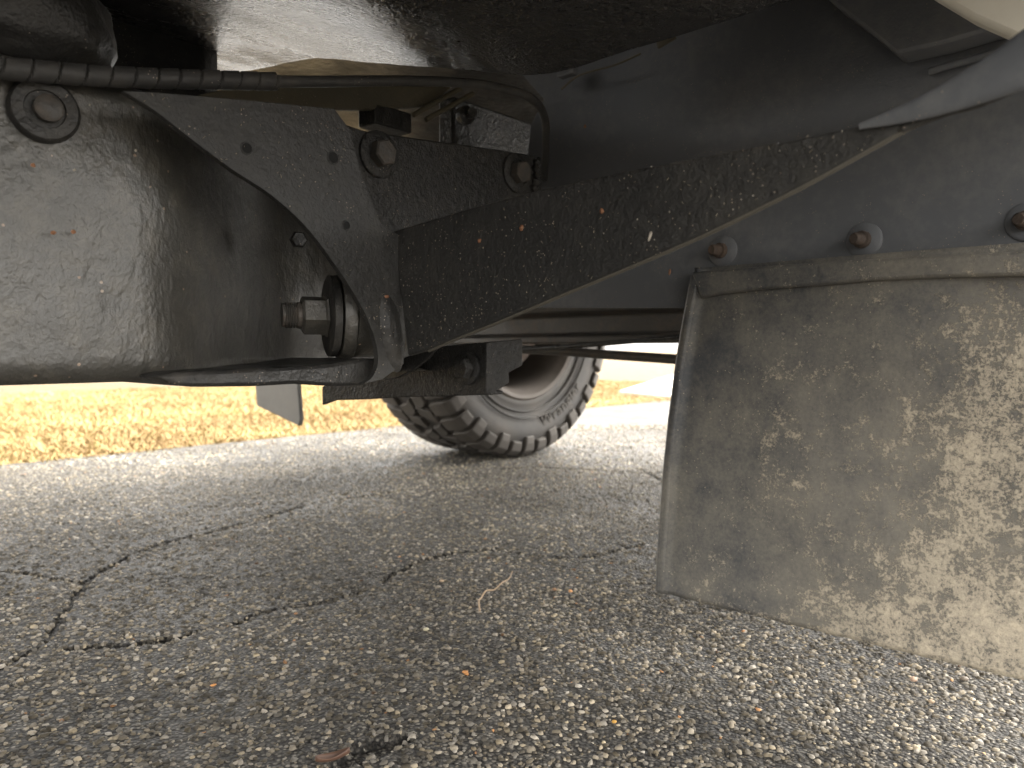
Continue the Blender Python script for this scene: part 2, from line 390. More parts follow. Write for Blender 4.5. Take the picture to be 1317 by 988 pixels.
def stain(P2):
    return np.array([0.95 + 0.55 * mnoise.fractal(Vector((x * 2.6, y * 2.6, 9)), 1.0, 2.0, 4) for x, y in P2])[:, None].clip(0.5, 1.35)
def scatter(n, d0, d1):
    d = np.sqrt(d0 ** 2 + rng.random(n) * (d1 ** 2 - d0 ** 2)); uu = rng.random(n) * 2 - 1; w = 0.16 + 0.78 * d
    return np.stack([fx * d + math.sin(YAW) * uu * w, fy * d - math.cos(YAW) * uu * w], 1)
allm = []
for n, d0, d1, r0, r1, seg in ((36000, 0.42, 1.15, 0.0016, 0.0050, 7), (62000, 1.15, 2.3, 0.0024, 0.0054, 5), (32000, 2.3, 3.6, 0.0035, 0.0075, 5)):
    P2 = scatter(n, d0, d1); ok = (P2[:, 1] < edge_lim) & (crack_d(P2) < 0.25); P2 = P2[ok]
    rad = r0 + (r1 - r0) * rng.random(len(P2)) ** 1.6
    lift = np.array([0.004 * mnoise.noise(Vector((x * 5, y * 5, 0))) - 0.0012 for x, y in P2])
    ne = np.clip((P2[:, 1] - (edge_lim - 0.4)) / 0.4, 0, 1); lift = lift * (1 - ne) - 0.004 * ne
    allm.append((P2, rad, lift, seg))
for P2, rad, lift, seg in allm:
    me = stones_mesh('asphalt_aggregate', P2, rad, tones(len(P2)) * 0.80 * stain(P2), seg, True, lift)
    o = bpy.data.objects.new('asphalt_aggregate', me); C.objects.link(o); o.parent = dsurf
    tag(o, kind='stuff')

# dry grass blades
def blades(n, xr, yr, hh):
    X = rng.uniform(*xr, n); Y = yr[0] + (yr[1] - yr[0]) * rng.random(n) ** 1.4
    Y = Y + 0.05 * np.sin(X * 5) * rng.random(n)
    a = rng.random(n) * 6.283; h = hh * (0.5 + rng.random(n)); wd_ = 0.0018 + 0.0025 * rng.random(n)
    lean = h * (0.3 + 1.3 * rng.random(n)); la = rng.random(n) * 6.283
    dx, dy = np.cos(a) * wd_, np.sin(a) * wd_
    lx, ly = np.cos(la) * lean, np.sin(la) * lean
    z0 = np.full(n, -0.03)
    v0 = np.stack([X - dx, Y - dy, z0], 1); v1 = np.stack([X + dx, Y + dy, z0], 1)
    v2 = np.stack([X + lx * .4 - dx * .7, Y + ly * .4 - dy * .7, z0 + h * .6], 1); v3 = np.stack([X + lx * .4 + dx * .7, Y + ly * .4 + dy * .7, z0 + h * .6], 1)
    v4 = np.stack([X + lx, Y + ly, z0 + h * (0.5 + .5 * rng.random(n))], 1)
    co = np.stack([v0, v1, v2, v3, v4], 1).reshape(-1, 3); b = (np.arange(n) * 5)[:, None]
    tri = np.concatenate([b + [0, 1, 3], b + [0, 3, 2], b + [2, 3, 4]], 1).reshape(-1, 3)
    me = np_mesh('dry_grass', co, 3, tri, M['grass'], False)
    ca = me.color_attributes.new('tone', 'FLOAT_COLOR', 'POINT')
    pn = np.array([mnoise.fractal(Vector((x * 1.3, y * 1.3, 0)), 1.0, 2.0, 3) for x, y in zip(X, Y)])
    k = np.clip(0.5 + 0.6 * pn + 0.35 * (rng.random(n) - .5), 0, 1)[:, None]
    c = (1 - k) * np.array([0.19, 0.114, 0.035]) + k * np.array([0.35, 0.25, 0.105])
    gr = (rng.random(n) < np.clip(0.10 + 0.5 * (pn > 0.28), 0, 1))[:, None] * 0.6; c = c * (1 - gr) + np.array([0.30, 0.30, 0.10]) * gr
    c4 = np.concatenate([np.repeat(c, 5, 0), np.ones((n * 5, 1))], 1); ca.data.foreach_set('color', c4.astype(np.float32).ravel())
    return me
me = blades(220000, (-2.5, 7.5), (EDGE - 0.02, 7.5), 0.034)
o = bpy.data.objects.new('dry_grass', me); C.objects.link(o)
tag(o, 'straw yellow dry grass of the lawn beyond the driveway edge', 'grass', kind='stuff')
# pale path crossing the lawn
pp = [on_z(x, y, -0.02) for x, y in ((796, 508), (862, 486), (960, 470), (1010, 512), (900, 517), (850, 514))]
o = prism('path', pp, (0, 0, 0.035), M['concrete'], bev=0.004); tag(o, kind='structure')

# ================================================================== THE VEHICLE
V = bpy.data.objects.new('parked_vehicle', None); C.objects.link(V); V.location = (0.6, 0.95, 0.0)
tag(V, 'black undercoated underside of a parked off road vehicle with mud flaps and knobbly tyre', 'vehicle')

# ---- frame rail: outboard web at Y=.55, curling inwards into a pocket near the bracket
RB, RT = 0.337, 0.548
def rail_y(x, z):
    y = 0.55 + 0.12 * smoothstep(0.21, 0.42, x) * smoothstep(0.325, 0.35, z)
    y += 0.003 * ((z - 0.43) / 0.095) ** 2 + 0.0016 * fbm((x, z, 0), 14, 2) + 0.0004 * fbm((x, z, 5), 45, 2)
    return y
prof_n = 46
def rail_fn(u_, v_):
    x = -1.6 + 1.6 * min(1, u_ / 0.3) if u_ < 0.3 else 0.0 + 0.62 * (u_ - 0.3) / 0.7
    # v: 0 inner bottom .. .12 bottom edge .. .88 top edge .. 1 inner top
    if v_ < 0.14:
        s = v_ / 0.14; return Vector((x, 0.72 - (0.72 - rail_y(x, RB) - 0.006) * s, RB - 0.004 * math.sin(s * 3.1) * 0))
    if v_ > 0.9:
        s = (v_ - 0.9) / 0.1; return Vector((x, rail_y(x, RT) + 0.008 + (0.72 - rail_y(x, RT)) * s, RT + 0.004))
    s = (v_ - 0.14) / 0.76; z = RB + (RT - RB) * s
    rnd = 0.010 * max(0, 1 - s * 14) ** 2 + 0.012 * max(0, 1 - (1 - s) * 12) ** 2
    return Vector((x, rail_y(x, z) + rnd, z + 0.002 * fbm((x, 0, 0), 25, 2) * max(0, 1 - s * 8)))
rail = grid('frame_rail', rail_fn, 190, 60, M['gloss'], V)
rail['label'] = 'thick glossy black coated frame rail'
# cap and bolt on the rail (left)
p0 = on_y(61, 141, 0.5445); axn = (-0.10, -1, 0)
lathe('cap_washer', p0 + Vector((0, 0.012, 0)), axn, [(0, 0.0205), (0.010, 0.0205), (0.0125, 0.0185), (0.0125, 0.012), (0.011, 0.0115)], M['coat'], rail)
lathe('bolt_head', p0 + Vector((0, -0.001, 0)), axn, [(0, 0.0085), (0.0045, 0.0085), (0.006, 0.0065)], M['steel'], rail, seg=16)
# folded lip along the rail's bottom edge
lip = [(206, 484), (228, 479), (330, 474), (420, 469), (470, 461), (489, 462), (489, 480), (470, 496), (430, 497), (380, 494), (330, 497), (250, 498), (222, 496)]
prism('bottom_flange', [on_y(x, y, 0.520) for x, y in lip], (0, 0.12, 0), M['coat'], rail, bev=0.003)

# ---- pivot bolt with nut, washer and bushing in the pocket
ba = Vector((math.cos(R(-24)), math.sin(R(-24)), 0.0))
pc = CAM + sight(402, 406) * 0.655
pb = lathe('pivot_bolt', pc - ba * 0.026, ba, [(0, 0.0105)] + [(0.002 + 0.0012 * k, 0.0115 if k % 2 else 0.0102) for k in range(10)] + [(0.024, 0.0125), (0.09, 0.0125)], M['steel'], V, seg=20, smooth=25)
lathe('nut', pc - ba * 0.010, ba, [(0, 0.0145), (0.002, 0.0175), (0.019, 0.0175), (0.0205, 0.0195), (0.022, 0.0195)], M['gloss'], pb, seg=6, smooth=20, rot=0.25)
lathe('washer', pc + ba * 0.0125, ba, [(0, 0.034), (0.001, 0.036), (0.007, 0.036), (0.008, 0.034)], M['coat'], pb, seg=40)
lathe('bushing', pc + ba * 0.0215, ba, [(0, 0.038), (0.004, 0.040), (0.010, 0.040), (0.012, 0.037), (0.055, 0.036), (0.058, 0.034)], M['gloss'], pb, seg=44)
p = CAM + sight(383, 309) * 0.70
lathe('stud', p, (-0.3, -1, 0), [(0, 0.008), (0.005, 0.008), (0.0065, 0.0065)], M['coat'], rail, seg=6, smooth=20)

# ---- curved frame bracket over the pocket (plate at Y=.50), folded into the outrigger
edge_curve = [(158, 117), (200, 143), (250, 182), (300, 219), (350, 252), (392, 290), (425, 332), (452, 372), (472, 408), (484, 442), (486, 468), (478, 486), (466, 494)]
BY = 0.502
ec = smooth_path([on_y(x, y, BY) for x, y in edge_curve], 4)
rest = [on_y(x, y, BY) for x, y in ((492, 488), (508, 476), (519, 468), (525, 380), (512, 302), (490, 288), (465, 225), (449, 165), (430, 140), (340, 131), (260, 124), (205, 119))]
br = prism('frame_bracket', ec + rest, (0, 0.006, 0), M['beam'], V, bev=0.0015)
br['label'] = 'dusty black steel bracket with a long curved edge'
# open holes with drips: black discs paint the dark inside
hole = plain('hole_dark', (0.004, 0.004, 0.004), 0.9)
for (x, y, r_) in ((317, 191, 0.0040), (428, 203, 0.0046), (445, 290, 0.0034)):
    c = on_y(x, y, BY)
    lathe('hole_rim', c + Vector((0, 0.001, 0)), (0, -1, 0), [(0, r_ * 1.3), (0.0016, r_ * 1.15), (0.0018, r_), (0.0012, r_ * 0.95)], M['beam'], br, seg=16)
    lathe('hole_dark_disc', c + Vector((0, 0.0005, 0)), (0, -1, 0), [(0, r_ * 0.93), (0.0012, r_ * 0.9)], hole, br, seg=16)
# bulge pressed into the fold where bracket meets outrigger
fc, fw, fh = on_y(504, 428, BY), 0.012, 0.034
def fold(u_, v_):
    r_, th = u_, v_ * 2 * math.pi; a, b = r_ * math.cos(th), r_ * math.sin(th); k = (1 - r_ * r_) ** 0.8 if r_ < 1 else 0.0
    return Vector((fc.x + a * fw - 0.006 * b, BY + 0.001 - 0.006 * k - 0.0005 * fbm((a, b, 0), 3, 2) * k, fc.z + b * fh))
fo = grid('fold', fold, 20, 40, M['coat'], br)

# ---- rail continuation with two bolts
PY = 0.560
pl = prism('mounting_plate', [on_y(x, y, PY) for x, y in ((440, 158), (470, 168), (560, 181), (640, 192), (688, 200), (697, 225), (697, 262), (700, 330), (505, 345), (488, 285), (462, 225))], (0, 0.010, 0), M['rough_coat'], V, bev=0.002)
for x, y in ((486, 199), (663, 223)):
    c = on_y(x, y, PY); wz = lathe('washer', c + Vector((0, 0.002, 0)), (0, -1, 0), [(0, 0.0215), (0.005, 0.0215), (0.0065, 0.0195), (0.0065, 0.015), (0.0055, 0.0145)], M['rough_coat'], pl, seg=32)
    lathe('bolt_head', c + Vector((0, -0.003, 0)), (0, -1, 0), [(0, 0.0125), (0.0095, 0.0125), (0.011, 0.011)], M['steel'], pl, seg=6, smooth=20, rot=0.3)
# weld runs at the plate's forward end
v = [on_y(x, y, PY - 0.003) for x, y in ((690, 252), (687, 240), (691, 228), (689, 215), (693, 204))]
tube('weld_bead', smooth_path(v, 6), lambda t: 0.0038 + 0.0014 * math.sin(t * 37), M['rough_coat'], pl, seg=8)

# ---- outrigger: tapering plate across, rear face at X=.42
OX = on_y(507, 300, BY).x + 0.004
top = [(506, 298), (600, 270), (700, 243), (800, 222), (900, 203), (1000, 184), (1130, 156), (1190, 134)]
bot = [(1150, 172), (1050, 228), (1000, 254), (900, 303), (800, 346), (720, 379), (640, 413), (590, 433), (548, 451), (524, 458)]
oc = [on_x(x, y, OX) for x, y in top + bot]
ob = prism('outrigger', oc, (0.006, 0, 0), M['beam'], V, bev=0.0018); ob['label'] = 'dusty tapering outrigger plate'
# rolled lower lip and upper flange
tube('rolled_lip', smooth_path([on_x(x, y, OX) + Vector((0.003, 0, 0)) for x, y in bot[::-1][1:] + [(1195, 148)]], 5), 0.0016, plain('lip_highlight', (0.10, 0.09, 0.072), 0.55), ob, seg=10)  # lip coloured paler to paint a highlight along the lower edge
tp = [on_x(x, y, OX) for x, y in top[:-2]]
v = tp + [q + Vector((0.06, 0, 0.004)) for q in tp]; n = len(tp)
uf = mesh_obj('upper_flange', v, [[i, i + 1, n + i + 1, n + i] for i in range(n - 1)], M['coat'], ob); s = uf.modifiers.new('solid', 'SOLIDIFY'); s.thickness = 0.005; s.offset = -1
# outer end: flattened foot of the outrigger running out to the sill
ft = smooth_path([on_x(x, y, OX - 0.003) for x, y in ((1105, 163), (1185, 139), (1265, 105), (1345, 64))], 10)
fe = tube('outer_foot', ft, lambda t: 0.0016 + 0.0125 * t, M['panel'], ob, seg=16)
for q in fe.data.vertices: q.co.x = OX - 0.003 + (q.co.x - OX + 0.003) * 0.35
a_ = [on_x(x, y, OX + 0.002) for x, y in ((1160, 166), (1215, 145), (1262, 132), (1345, 96))]
tube('foot_bead', smooth_path(a_, 5), 0.0022, M['beam'], ob, seg=8)

# ---- lower bracket below the rail
LX = 0.55
fr = [(414, 497), (414, 521), (430, 515), (470, 514), (520, 511), (570, 510), (626, 508), (626, 440), (560, 446), (520, 470), (450, 480)]
lb = prism('lower_bracket', [on_x(x, y, LX) for x, y in fr], (0.006, 0, 0), M['rough_coat'], V, bev=0.0015)
lb['label'] = 'gritty black box bracket hanging below the frame'
yr = on_x(626, 470, LX).y
sf = [(626, 440), (671, 436), (671, 470), (653, 480), (654, 492), (644, 500), (627, 508)]
prism('side_plate', [on_y(x, y, yr) + Vector((0.0015, 0, 0)) for x, y in sf], (0, 0.006, 0), M['rough_coat'], lb, bev=0.0012)
c = on_x(602, 474, LX)
lathe('washer', c + Vector((0.001, 0, 0)), (-1, 0, 0), [(0, 0.0175), (0.004, 0.0175), (0.005, 0.0160)], M['rough_coat'], lb, seg=28)
lathe('bolt_head', c + Vector((-0.004, 0, 0)), (-1, 0, 0), [(0, 0.0118), (0.007, 0.0118), (0.0085, 0.0100)], M['rough_coat'], lb, seg=6, smooth=20)
pf = [on_x(414, 516, LX), on_x(626, 506, LX)]
bf = box('bottom_return', (LX + 0.0065, pf[1].y, pf[1].z - 0.002), (LX + 0.025, pf[0].y, pf[1].z + 0.002), M['rough_coat'], lb, bev=0.001)
# drip tongue of the fold (between bracket and lower bracket)
tg = [(488, 468), (515, 462), (545, 449), (562, 446), (548, 462), (530, 476), (512, 486), (492, 490)]
prism('tongue', [on_x(x, y, LX - 0.045) for x, y in tg], (0.005, 0, 0), M['coat'], lb, bev=0.001)

# ---- lateral channel crossmember behind
CX = 0.95
zt, zb = 0.436, 0.370
pr = [(0.0, zb), (0.0, zb + .012), (0.012, zb + .016), (0.012, zt - .022), (-0.004, zt - .016), (-0.006, zt - .004), (0.004, zt), (0.06, zt), (0.06, zb)]
cm = prism('crossmember', [(CX + a, 0.20, b) for a, b in pr], (0, 1.5, 0), M['steel'], V, bev=0.003); cm['label'] = 'ribbed black channel running across under the body'
# ---- thin bar across
tube('stabilizer_bar', smooth_path([on_x(684, 449, 1.2) + Vector((0.03, 0.28, 0.0)), on_x(690, 450, 1.2), on_x(770, 455.5, 1.2), on_x(868, 462, 1.2), on_x(960, 468, 1.2)], 8), 0.0092, M['steel'], V, seg=16)
# pieces hanging between crossmember and bar
tube('brake_line', smooth_path([on_x(600, 452, 0.9), on_x(680, 449, 0.9), on_x(740, 445, 0.9), on_x(800, 440, 0.9), on_x(930, 428, 0.9)], 6), 0.0035, M['rough_coat'], V, seg=8)

# ---- wheel-well panel carrying the near mud flap
WX = 0.785
wp = [on_x(x, y, WX) for x, y in ((690, 396), (800, 396), (884, 396), (890, 356), (1100, 336), (1330, 322), (1420, 316))]
zt_ = 0.93
wp = wp + [Vector((WX, wp[-1].y, zt_)), Vector((WX, 0.66, zt_))] + [on_x(x, y, WX) for x, y in ((640, 60), (700, 128), (683, 160), (676, 230))]
wpan = prism('wheel_well_panel', wp, (0.006, 0, 0), M['panel'], V); wpan['label'] = 'black painted panel behind the outrigger, greyed for lens glare'
for x, y in ((930, 323), (1112, 309), (1322, 285)):
    c = on_x(x, y, WX)
    lathe('washer', c, (-1, 0, 0), [(-0.001, 0.017), (0.0015, 0.017), (0.003, 0.015)], M['panel'], wpan, seg=28)
    lathe('stud', c + Vector((-0.004, 0, 0)), (-1, 0.25, 0), [(0, 0.0085), (0.005, 0.0085), (0.006, 0.0062), (0.015, 0.0060), (0.017, 0.0045)], M['rusty'], wpan, seg=14)
# stepped seams on the upper panel
st = [on_x(x, y, 0.745) for x, y in ((1045, -20), (1072, 5), (1110, 34), (1152, 69), (1215, 55), (1300, 30), (1400, 4), (1400, -60), (1045, -60))]
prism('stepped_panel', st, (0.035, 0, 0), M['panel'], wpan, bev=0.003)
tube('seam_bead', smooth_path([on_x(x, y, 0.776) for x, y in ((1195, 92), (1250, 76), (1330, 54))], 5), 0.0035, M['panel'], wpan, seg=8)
tube('seam_wire', smooth_path([on_x(x, y, 0.74) for x, y in ((722, 115), (745, 97), (790, 84), (824, 69))], 4), 0.0012, M['olive'], wpan, seg=6)
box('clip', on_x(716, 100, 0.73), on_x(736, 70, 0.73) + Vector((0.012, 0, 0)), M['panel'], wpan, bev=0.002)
prism('tab', [on_x(x, y, 0.73) for x, y in ((844, 53), (868, 41), (868, 49), (846, 62))], (0.003, 0, 0), M['olive'], wpan)
# ---- near mud flap (hangs from panel)
FX = 0.771
left = [(897, 352), (892, 378), (884, 420), (876, 470), (867, 540), (860, 610), (855, 680), (852, 722), (851, 760)]
lp = [on_x(x, y, FX) for x, y in left]
def left_y(z):
    for a, b in zip(lp[:-1], lp[1:]):
        if b.z <= z <= a.z: return a.y + (b.y - a.y) * (a.z - z) / (a.z - b.z)
    return lp[0].y if z > lp[0].z else lp[-1].y
ZB, ZT = lp[-1].z, 0.452
def flap_fn(u_, v_):
    zz = ZB + (ZT - ZB) * v_; y0 = left_y(zz); y1 = -0.02
    y = y0 + (y1 - y0) * u_
    x = FX + 0.006 * fbm((y, zz, 0), 4, 2) + 0.010 * math.sin(v_ * 2.6) * (u_) - 0.012 * (1 - smoothstep(0, 0.035, u_)) * 0.6
    zz += 0.0008 * (1 - v_) * fbm((y, 0, 0), 60, 3) * (1 if v_ < 0.02 else 0)
    return Vector((x, y, zz))
fl = grid('mud_flap', flap_fn, 90, 70, M['flap'], V, thick=0.007); fl['label'] = 'black rubber mud flap crusted with dried tan mud'
# rubber edge strip down the inner side and folded strip along the top
es = []
for q in lp[1:]:
    es.append(Vector((FX - 0.010, q.y - 0.010, q.z)))
prism('edge_strip', [Vector((FX - 0.0105, q.y + 0.0035, q.z)) for q in lp] + [Vector((FX - 0.0105, q.y - 0.0085, q.z)) for q in lp[::-1]], (0.018, 0, 0), M['flap'], fl, bev=0.003)
ts = [on_x(x, y, FX - 0.012) for x, y in ((888, 350), (925, 347), (1000, 341), (1100, 334), (1200, 329), (1330, 322), (1400, 319))]
tb = [on_x(x, y, FX - 0.012) for x, y in ((1400, 352), (1330, 354), (1200, 357), (1120, 361), (1050, 367), (980, 372), (925, 378), (901, 384))]
prism('top_strip', ts + tb, (0.016, 0, 0), M['flap'], fl, bev=0.003)

# ---- far mud flap
fx_ = 1.06
ff = [on_x(x, y, fx_) for x, y in ((326, 470), (330, 522), (384, 548), (386, 540), (381, 470))]
yy = [q.y for q in ff]
o = prism('mud_flap', ff, (0.012, 0, 0), M['flap_far'], V, bev=0.003); o['label'] = 'grey mud flap hanging on the far side'

# ---- far wheel
WC = Vector((1.885, 1.66, 0.45)); TR = 0.45
prof = [(0.000, .262), (-.006, .272), (-.004, .285), (.000, .30), (-.012, .335), (-.018, .365), (-.014, .395), (.000, .420), (.020, .432), (.060, .436), (.14, .437), (.22, .436), (.26, .432), (.28, .42), (.294, .395), (.298, .365), (.292, .335), (.28, .30), (.284, .285), (.28, .262)]
def ring(name, org, prof, mat, parent, seg=96, closed=True):
    v, f = [], []; n = len(prof)
    for k in range(seg):
        a = 2 * math.pi * k / seg
        for (h, r) in prof: v.append(org + Vector((r * math.sin(a), h, -r * math.cos(a))))
    for k in range(seg):
        k2 = (k + 1) % seg
        for i in range(n if closed else n - 1):
            i2 = (i + 1) % n; f.append([k * n + i, k * n + i2, k2 * n + i2, k2 * n + i])
    return mesh_obj(name, v, f, mat, parent, 40)
ty = ring('tyre', WC, prof, M['tyre'], V); ty['label'] = 'chunky mud terrain tyre on the far side'
NL = 42
def lug_mesh(name, outline, bend):
    """block with outline in (arc, y) and radial heights; bend: function y -> (r_low, r_high, yshift)"""
    v, f = [], []; rows = len(outline)
    for (y, a0, a1, rl, rh) in outline:
        for (a, r) in ((a0, rl), (a1, rl), (a1, rh), (a0, rh)):
            v.append((r * math.sin(a), y, -r * math.cos(a)))
    for i in range(rows - 1):
        for k in range(4): k2 = (k + 1) % 4; f.append([i * 4 + k, i * 4 + k2, i * 4 + 4 + k2, i * 4 + 4 + k])
    f += [[0, 1, 2, 3][::-1], [4 * (rows - 1) + k for k in range(4)]]
    me = bpy.data.meshes.new(name); me.from_pydata(v, [], f)
    bm = bmesh.new(); bm.from_mesh(me); bmesh.ops.recalc_face_normals(bm, faces=bm.faces)
    bmesh.ops.bevel(bm, geom=list(bm.edges), offset=0.0022, segments=1, affect='EDGES', clamp_overlap=True); bm.to_mesh(me); bm.free()
    me.materials.append(M['lug']); return me
st_ = 2 * math.pi / NL
# inner shoulder lugs run over the shoulder and down the sidewall; long and short alternate
def shoulder(long_, side):
    w = 0.40 * st_
    lo = 0.385 if long_ else 0.402
    y_ = lambda y: y if side == 0 else 0.28 - y
    out = [(y_(-0.026), -w * .82, w * .70, lo, 0.408), (y_(-0.020), -w, w * .85, lo - .002, .432), (y_(-0.002), -w, w * .9, .400, .447), (y_(0.030), -w * .9, w * 1.0, .425, .450), (y_(0.066), -w * .55, w * 1.15, .43, .450)]
    return lug_mesh('tread_block', out, None)
def centre(y0, y1, sk):
    w = 0.36 * st_
    return lug_mesh('tread_block', [(y0, -w + sk, w * .8 + sk, .43, .450), (y0 + .012, -w, w, .43, .450), ((y0 + y1) / 2, -w * .8 - sk, w * 1.1 - sk, .43, .450), (y1, -w * .9 - sk * 2, w * .7 - sk * 2, .43, .450)], None)
kinds = [(shoulder(True, 0), shoulder(False, 0)), (centre(.074, .136, .02), centre(.078, .130, -.015)), (centre(.144, .206, -.02), centre(.150, .202, .015)), (shoulder(True, 1), shoulder(False, 1))]
for r_, pair in enumerate(kinds):
    for k in range(NL):
        o = bpy.data.objects.new('tread_block', pair[k % 2]); C.objects.link(o); o.parent = ty
        a = (k + 0.5 * (r_ % 2)) * st_
        o.location = WC; o.rotation_euler = (0, -a, 0)
# the tyre's true size: slightly larger than the drawn profile
SC = Matrix.Translation(WC + Vector((0.015, 0, 0.45 * 0.04))) @ Matrix.Scale(1.04, 4) @ Matrix.Translation(-WC)
ty.matrix_basis = SC
# raised sidewall lettering
cu = bpy.data.curves.new('lettering', 'FONT'); cu.body = 'Wrangler'; cu.size = 0.060; cu.extrude = 0.0018; cu.align_x = 'CENTER'; cu.space_character = 1.05
to = bpy.data.objects.new('tmp', cu); C.objects.link(to)
dg_ = bpy.context.evaluated_depsgraph_get(); dg_.update(); me = bpy.data.meshes.new_from_object(to.evaluated_get(dg_)); bpy.data.objects.remove(to)
bm = bmesh.new(); bm.from_mesh(me); bmesh.ops.subdivide_edges(bm, edges=[e for e in bm.edges if e.calc_length() > .02], cuts=2)
for q in bm.verts:
    a = R(30) + q.co.x / 0.345; r_ = 0.352 - q.co.y + 0.012
    q.co = WC + Vector((r_ * math.sin(a), -0.0165 - q.co.z * 1.0, -r_ * math.cos(a)))
bm.to_mesh(me); bm.free(); add('lettering', me, M['lug'], ty)
for r0 in (0.300, 0.322):
    ring('sidewall_rib', WC, [(-.004 - (r0 - .3) * .5, r0), (-.010 - (r0 - .3) * .5, r0 + .002), (-.010 - (r0 - .3) * .5, r0 + .005), (-.004 - (r0 - .3) * .5, r0 + .007)], M['tyre'], ty)
rimp = [(-.004, .268), (-.010, .262), (-.006, .252), (.012, .243), (.03, .232), (.09, .228), (.20, .226), (.262, .245), (.285, .262), (.285, .268), (.25, .256), (.20, .236), (.10, .238), (.03, .242), (.01, .255)]
rim = ring('wheel_rim', WC, rimp, M['rim'], V); rim.matrix_basis = SC; rim['label'] = 'dusty brown grey wheel rim of the far tyre'
lathe('wheel_disc', WC + Vector((0, 0.20, 0)), (0, 1, 0), [(0, .228), (.004, .10), (.02, .09), (.03, .228)], M['rim'], rim, seg=48)
lathe('brake_disc', WC + Vector((0, 0.08, 0)), (0, 1, 0), [(0, .165), (.025, .165), (.03, .08), (.10, .08)], M['rusty'], rim, seg=48)
lathe('axle_housing', WC + Vector((0, -1.0, -0.0)), (0, 1, 0), [(0, .05), (1.0, .05), (1.03, .08), (1.08, .08)], M['coat'], rim, seg=28)

# ---- floor pan, tank bulge, hoses above
def floor_fn(u_, v_):
    x = -2.4 + 2.4 * u_ / 0.3 if u_ < 0.3 else 0.53 * (u_ - 0.3) / 0.7; y = 0.14 + 1.11 * v_
    sl = 0.305 * smoothstep(0.12, 0.30, x)
    a = y - 0.40; rise = 0.0 if a < 0 else (a * a / 0.14 * sl if a < 0.07 else (a - 0.035) * sl if a < 0.40 else 0.365 * sl + (a - 0.40) * sl * 0.5)
    return Vector((x, y, 0.616 + rise + 0.0015 * fbm((x, y, 0), 11, 3)))
fp = grid('floor_pan', floor_fn, 200, 130, M['floor'], V, thick=0.02); fp['label'] = 'oily black floor pan with a wet sheen'
box('tunnel_floor', (-2.4, 1.27, 0.90), (0.53, 1.98, 0.94), M['coat'], V)
box('front_floor', (0.532, 0.10, 0.90), (2.7, 2.0, 0.95), M['coat'], V)
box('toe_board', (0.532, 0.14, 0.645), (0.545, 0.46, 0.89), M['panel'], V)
box('inner_sill', (-2.4, -0.13, 0.68), (0.50, 0.138, 0.80), M['coat'], V)
for y0, nm in ((-0.17, 'body_side'), (1.985, 'body_side')):
    box(nm, (-2.6, y0, 0.64 if y0 < 0 else 0.88), (0.74, y0 + 0.035, 1.25), M['cream'], V, bev=0.01)
box('body_top', (-2.6, -0.13, 1.22), (2.9, 1.98, 1.30), M['cream'], V)
box('left_reflection_blocker', (-1.0, 0.92, 0.375), (0.475, 1.32, 0.86), M['coat'], V, bev=0.03)  # added box, cuts off the floor pan's bright reflections on the left
box('dark_backing_box', (0.70, 0.74, 0.49), (1.05, 0.77, 0.70), M['rough_coat'], V, bev=0.004)  # invented box, added so the gap above the mounting plate stays dark
box('right_reflection_blocker', (0.84, 0.92, 0.45), (1.3, 1.30, 0.60), M['coat'], V, bev=0.02)  # added unseen box, ends the floor pan's highlight on the right
box('fender_skirt', (0.745, -0.17, 0.66), (1.30, -0.14, 0.94), M['cream'], V, bev=0.008)
box('fender', (0.74, -0.17, 0.945), (2.9, 0.30, 1.22), M['cream'], V, bev=0.02)
t2 = ty.copy(); C.objects.link(t2); t2.matrix_basis = Matrix.Translation((0, -1.64, 0)) @ SC; t2['label'] = 'near side tyre ahead of the muddy flap'
r2 = rim.copy(); C.objects.link(r2); r2.matrix_basis = Matrix.Translation((0, -1.64, 0)) @ SC; r2['label'] = 'near side wheel rim ahead of the muddy flap'
# sill end seen at the upper right
sl = [on_x(x, y, 0.62) for x, y in ((1190, -12), (1250, 24), (1300, 46), (1400, 92), (1400, -120), (1190, -120))]
prism('body_sill', sl, (0.02, 0, 0), M['cream'], V, bev=0.004)
# wrapped hose along the rail and its thin continuation
hp = [on_y(x, y, 0.535) for x, y in ((-420, 20), (-260, 46), (-140, 66), (-60, 76), (0, 87), (65, 93), (130, 98), (200, 101), (280, 103), (355, 105))]
def wrap_r(L, a):
    s = (L / 0.0155 + a / (2 * math.pi) * 0.9) % 1.0
    return 0.0066 + 0.0004 * s - (0.0019 if s > 0.92 else 0)
path = smooth_path(hp, 64)
hz = tube('wrapped_hose', path, 0, M['hose'], V, seg=20, smooth=30, radf=wrap_r)
hp2 = [on_y(x, y, 0.535) for x, y in ((340, 105), (420, 105), (520, 104), (600, 107), (645, 114), (682, 126))] + [on_y(700, 150, 0.56), on_y(702, 190, 0.60), on_y(700, 230, 0.64)]
tube('thin_hose', smooth_path(hp2, 12), 0.0046, M['hose'], hz, seg=14)
# olive strip and fittings between hose and bracket
hs_ = prism('cross_strip', [on_y(x, y, 0.66) for x, y in ((255, 122), (300, 112), (420, 108), (585, 110), (552, 137), (480, 141), (400, 141), (330, 133))], (0, 0.01, 0), M['olive'], V, bev=0.002)
hs_['label'] = 'dusty olive painted strip seen above the bracket'
for a, b in (((532, 148), (592, 114)), ((548, 154), (608, 121))):
    tube('strip_rod', [on_y(*a, 0.645), on_y(*b, 0.645)], 0.003, M['olive'], hs_, seg=8)
box('strip_clip', on_y(482, 158, 0.66), on_y(530, 146, 0.66) + Vector((0, 0.03, 0)), M['coat'], hs_, bev=0.002)
lathe('line_fitting', on_y(596, 150, 0.645), (-0.2, -1, 0), [(0, .011), (.008, .011), (.012, .006), (.02, .006)], M['coat'], hs_, seg=12)
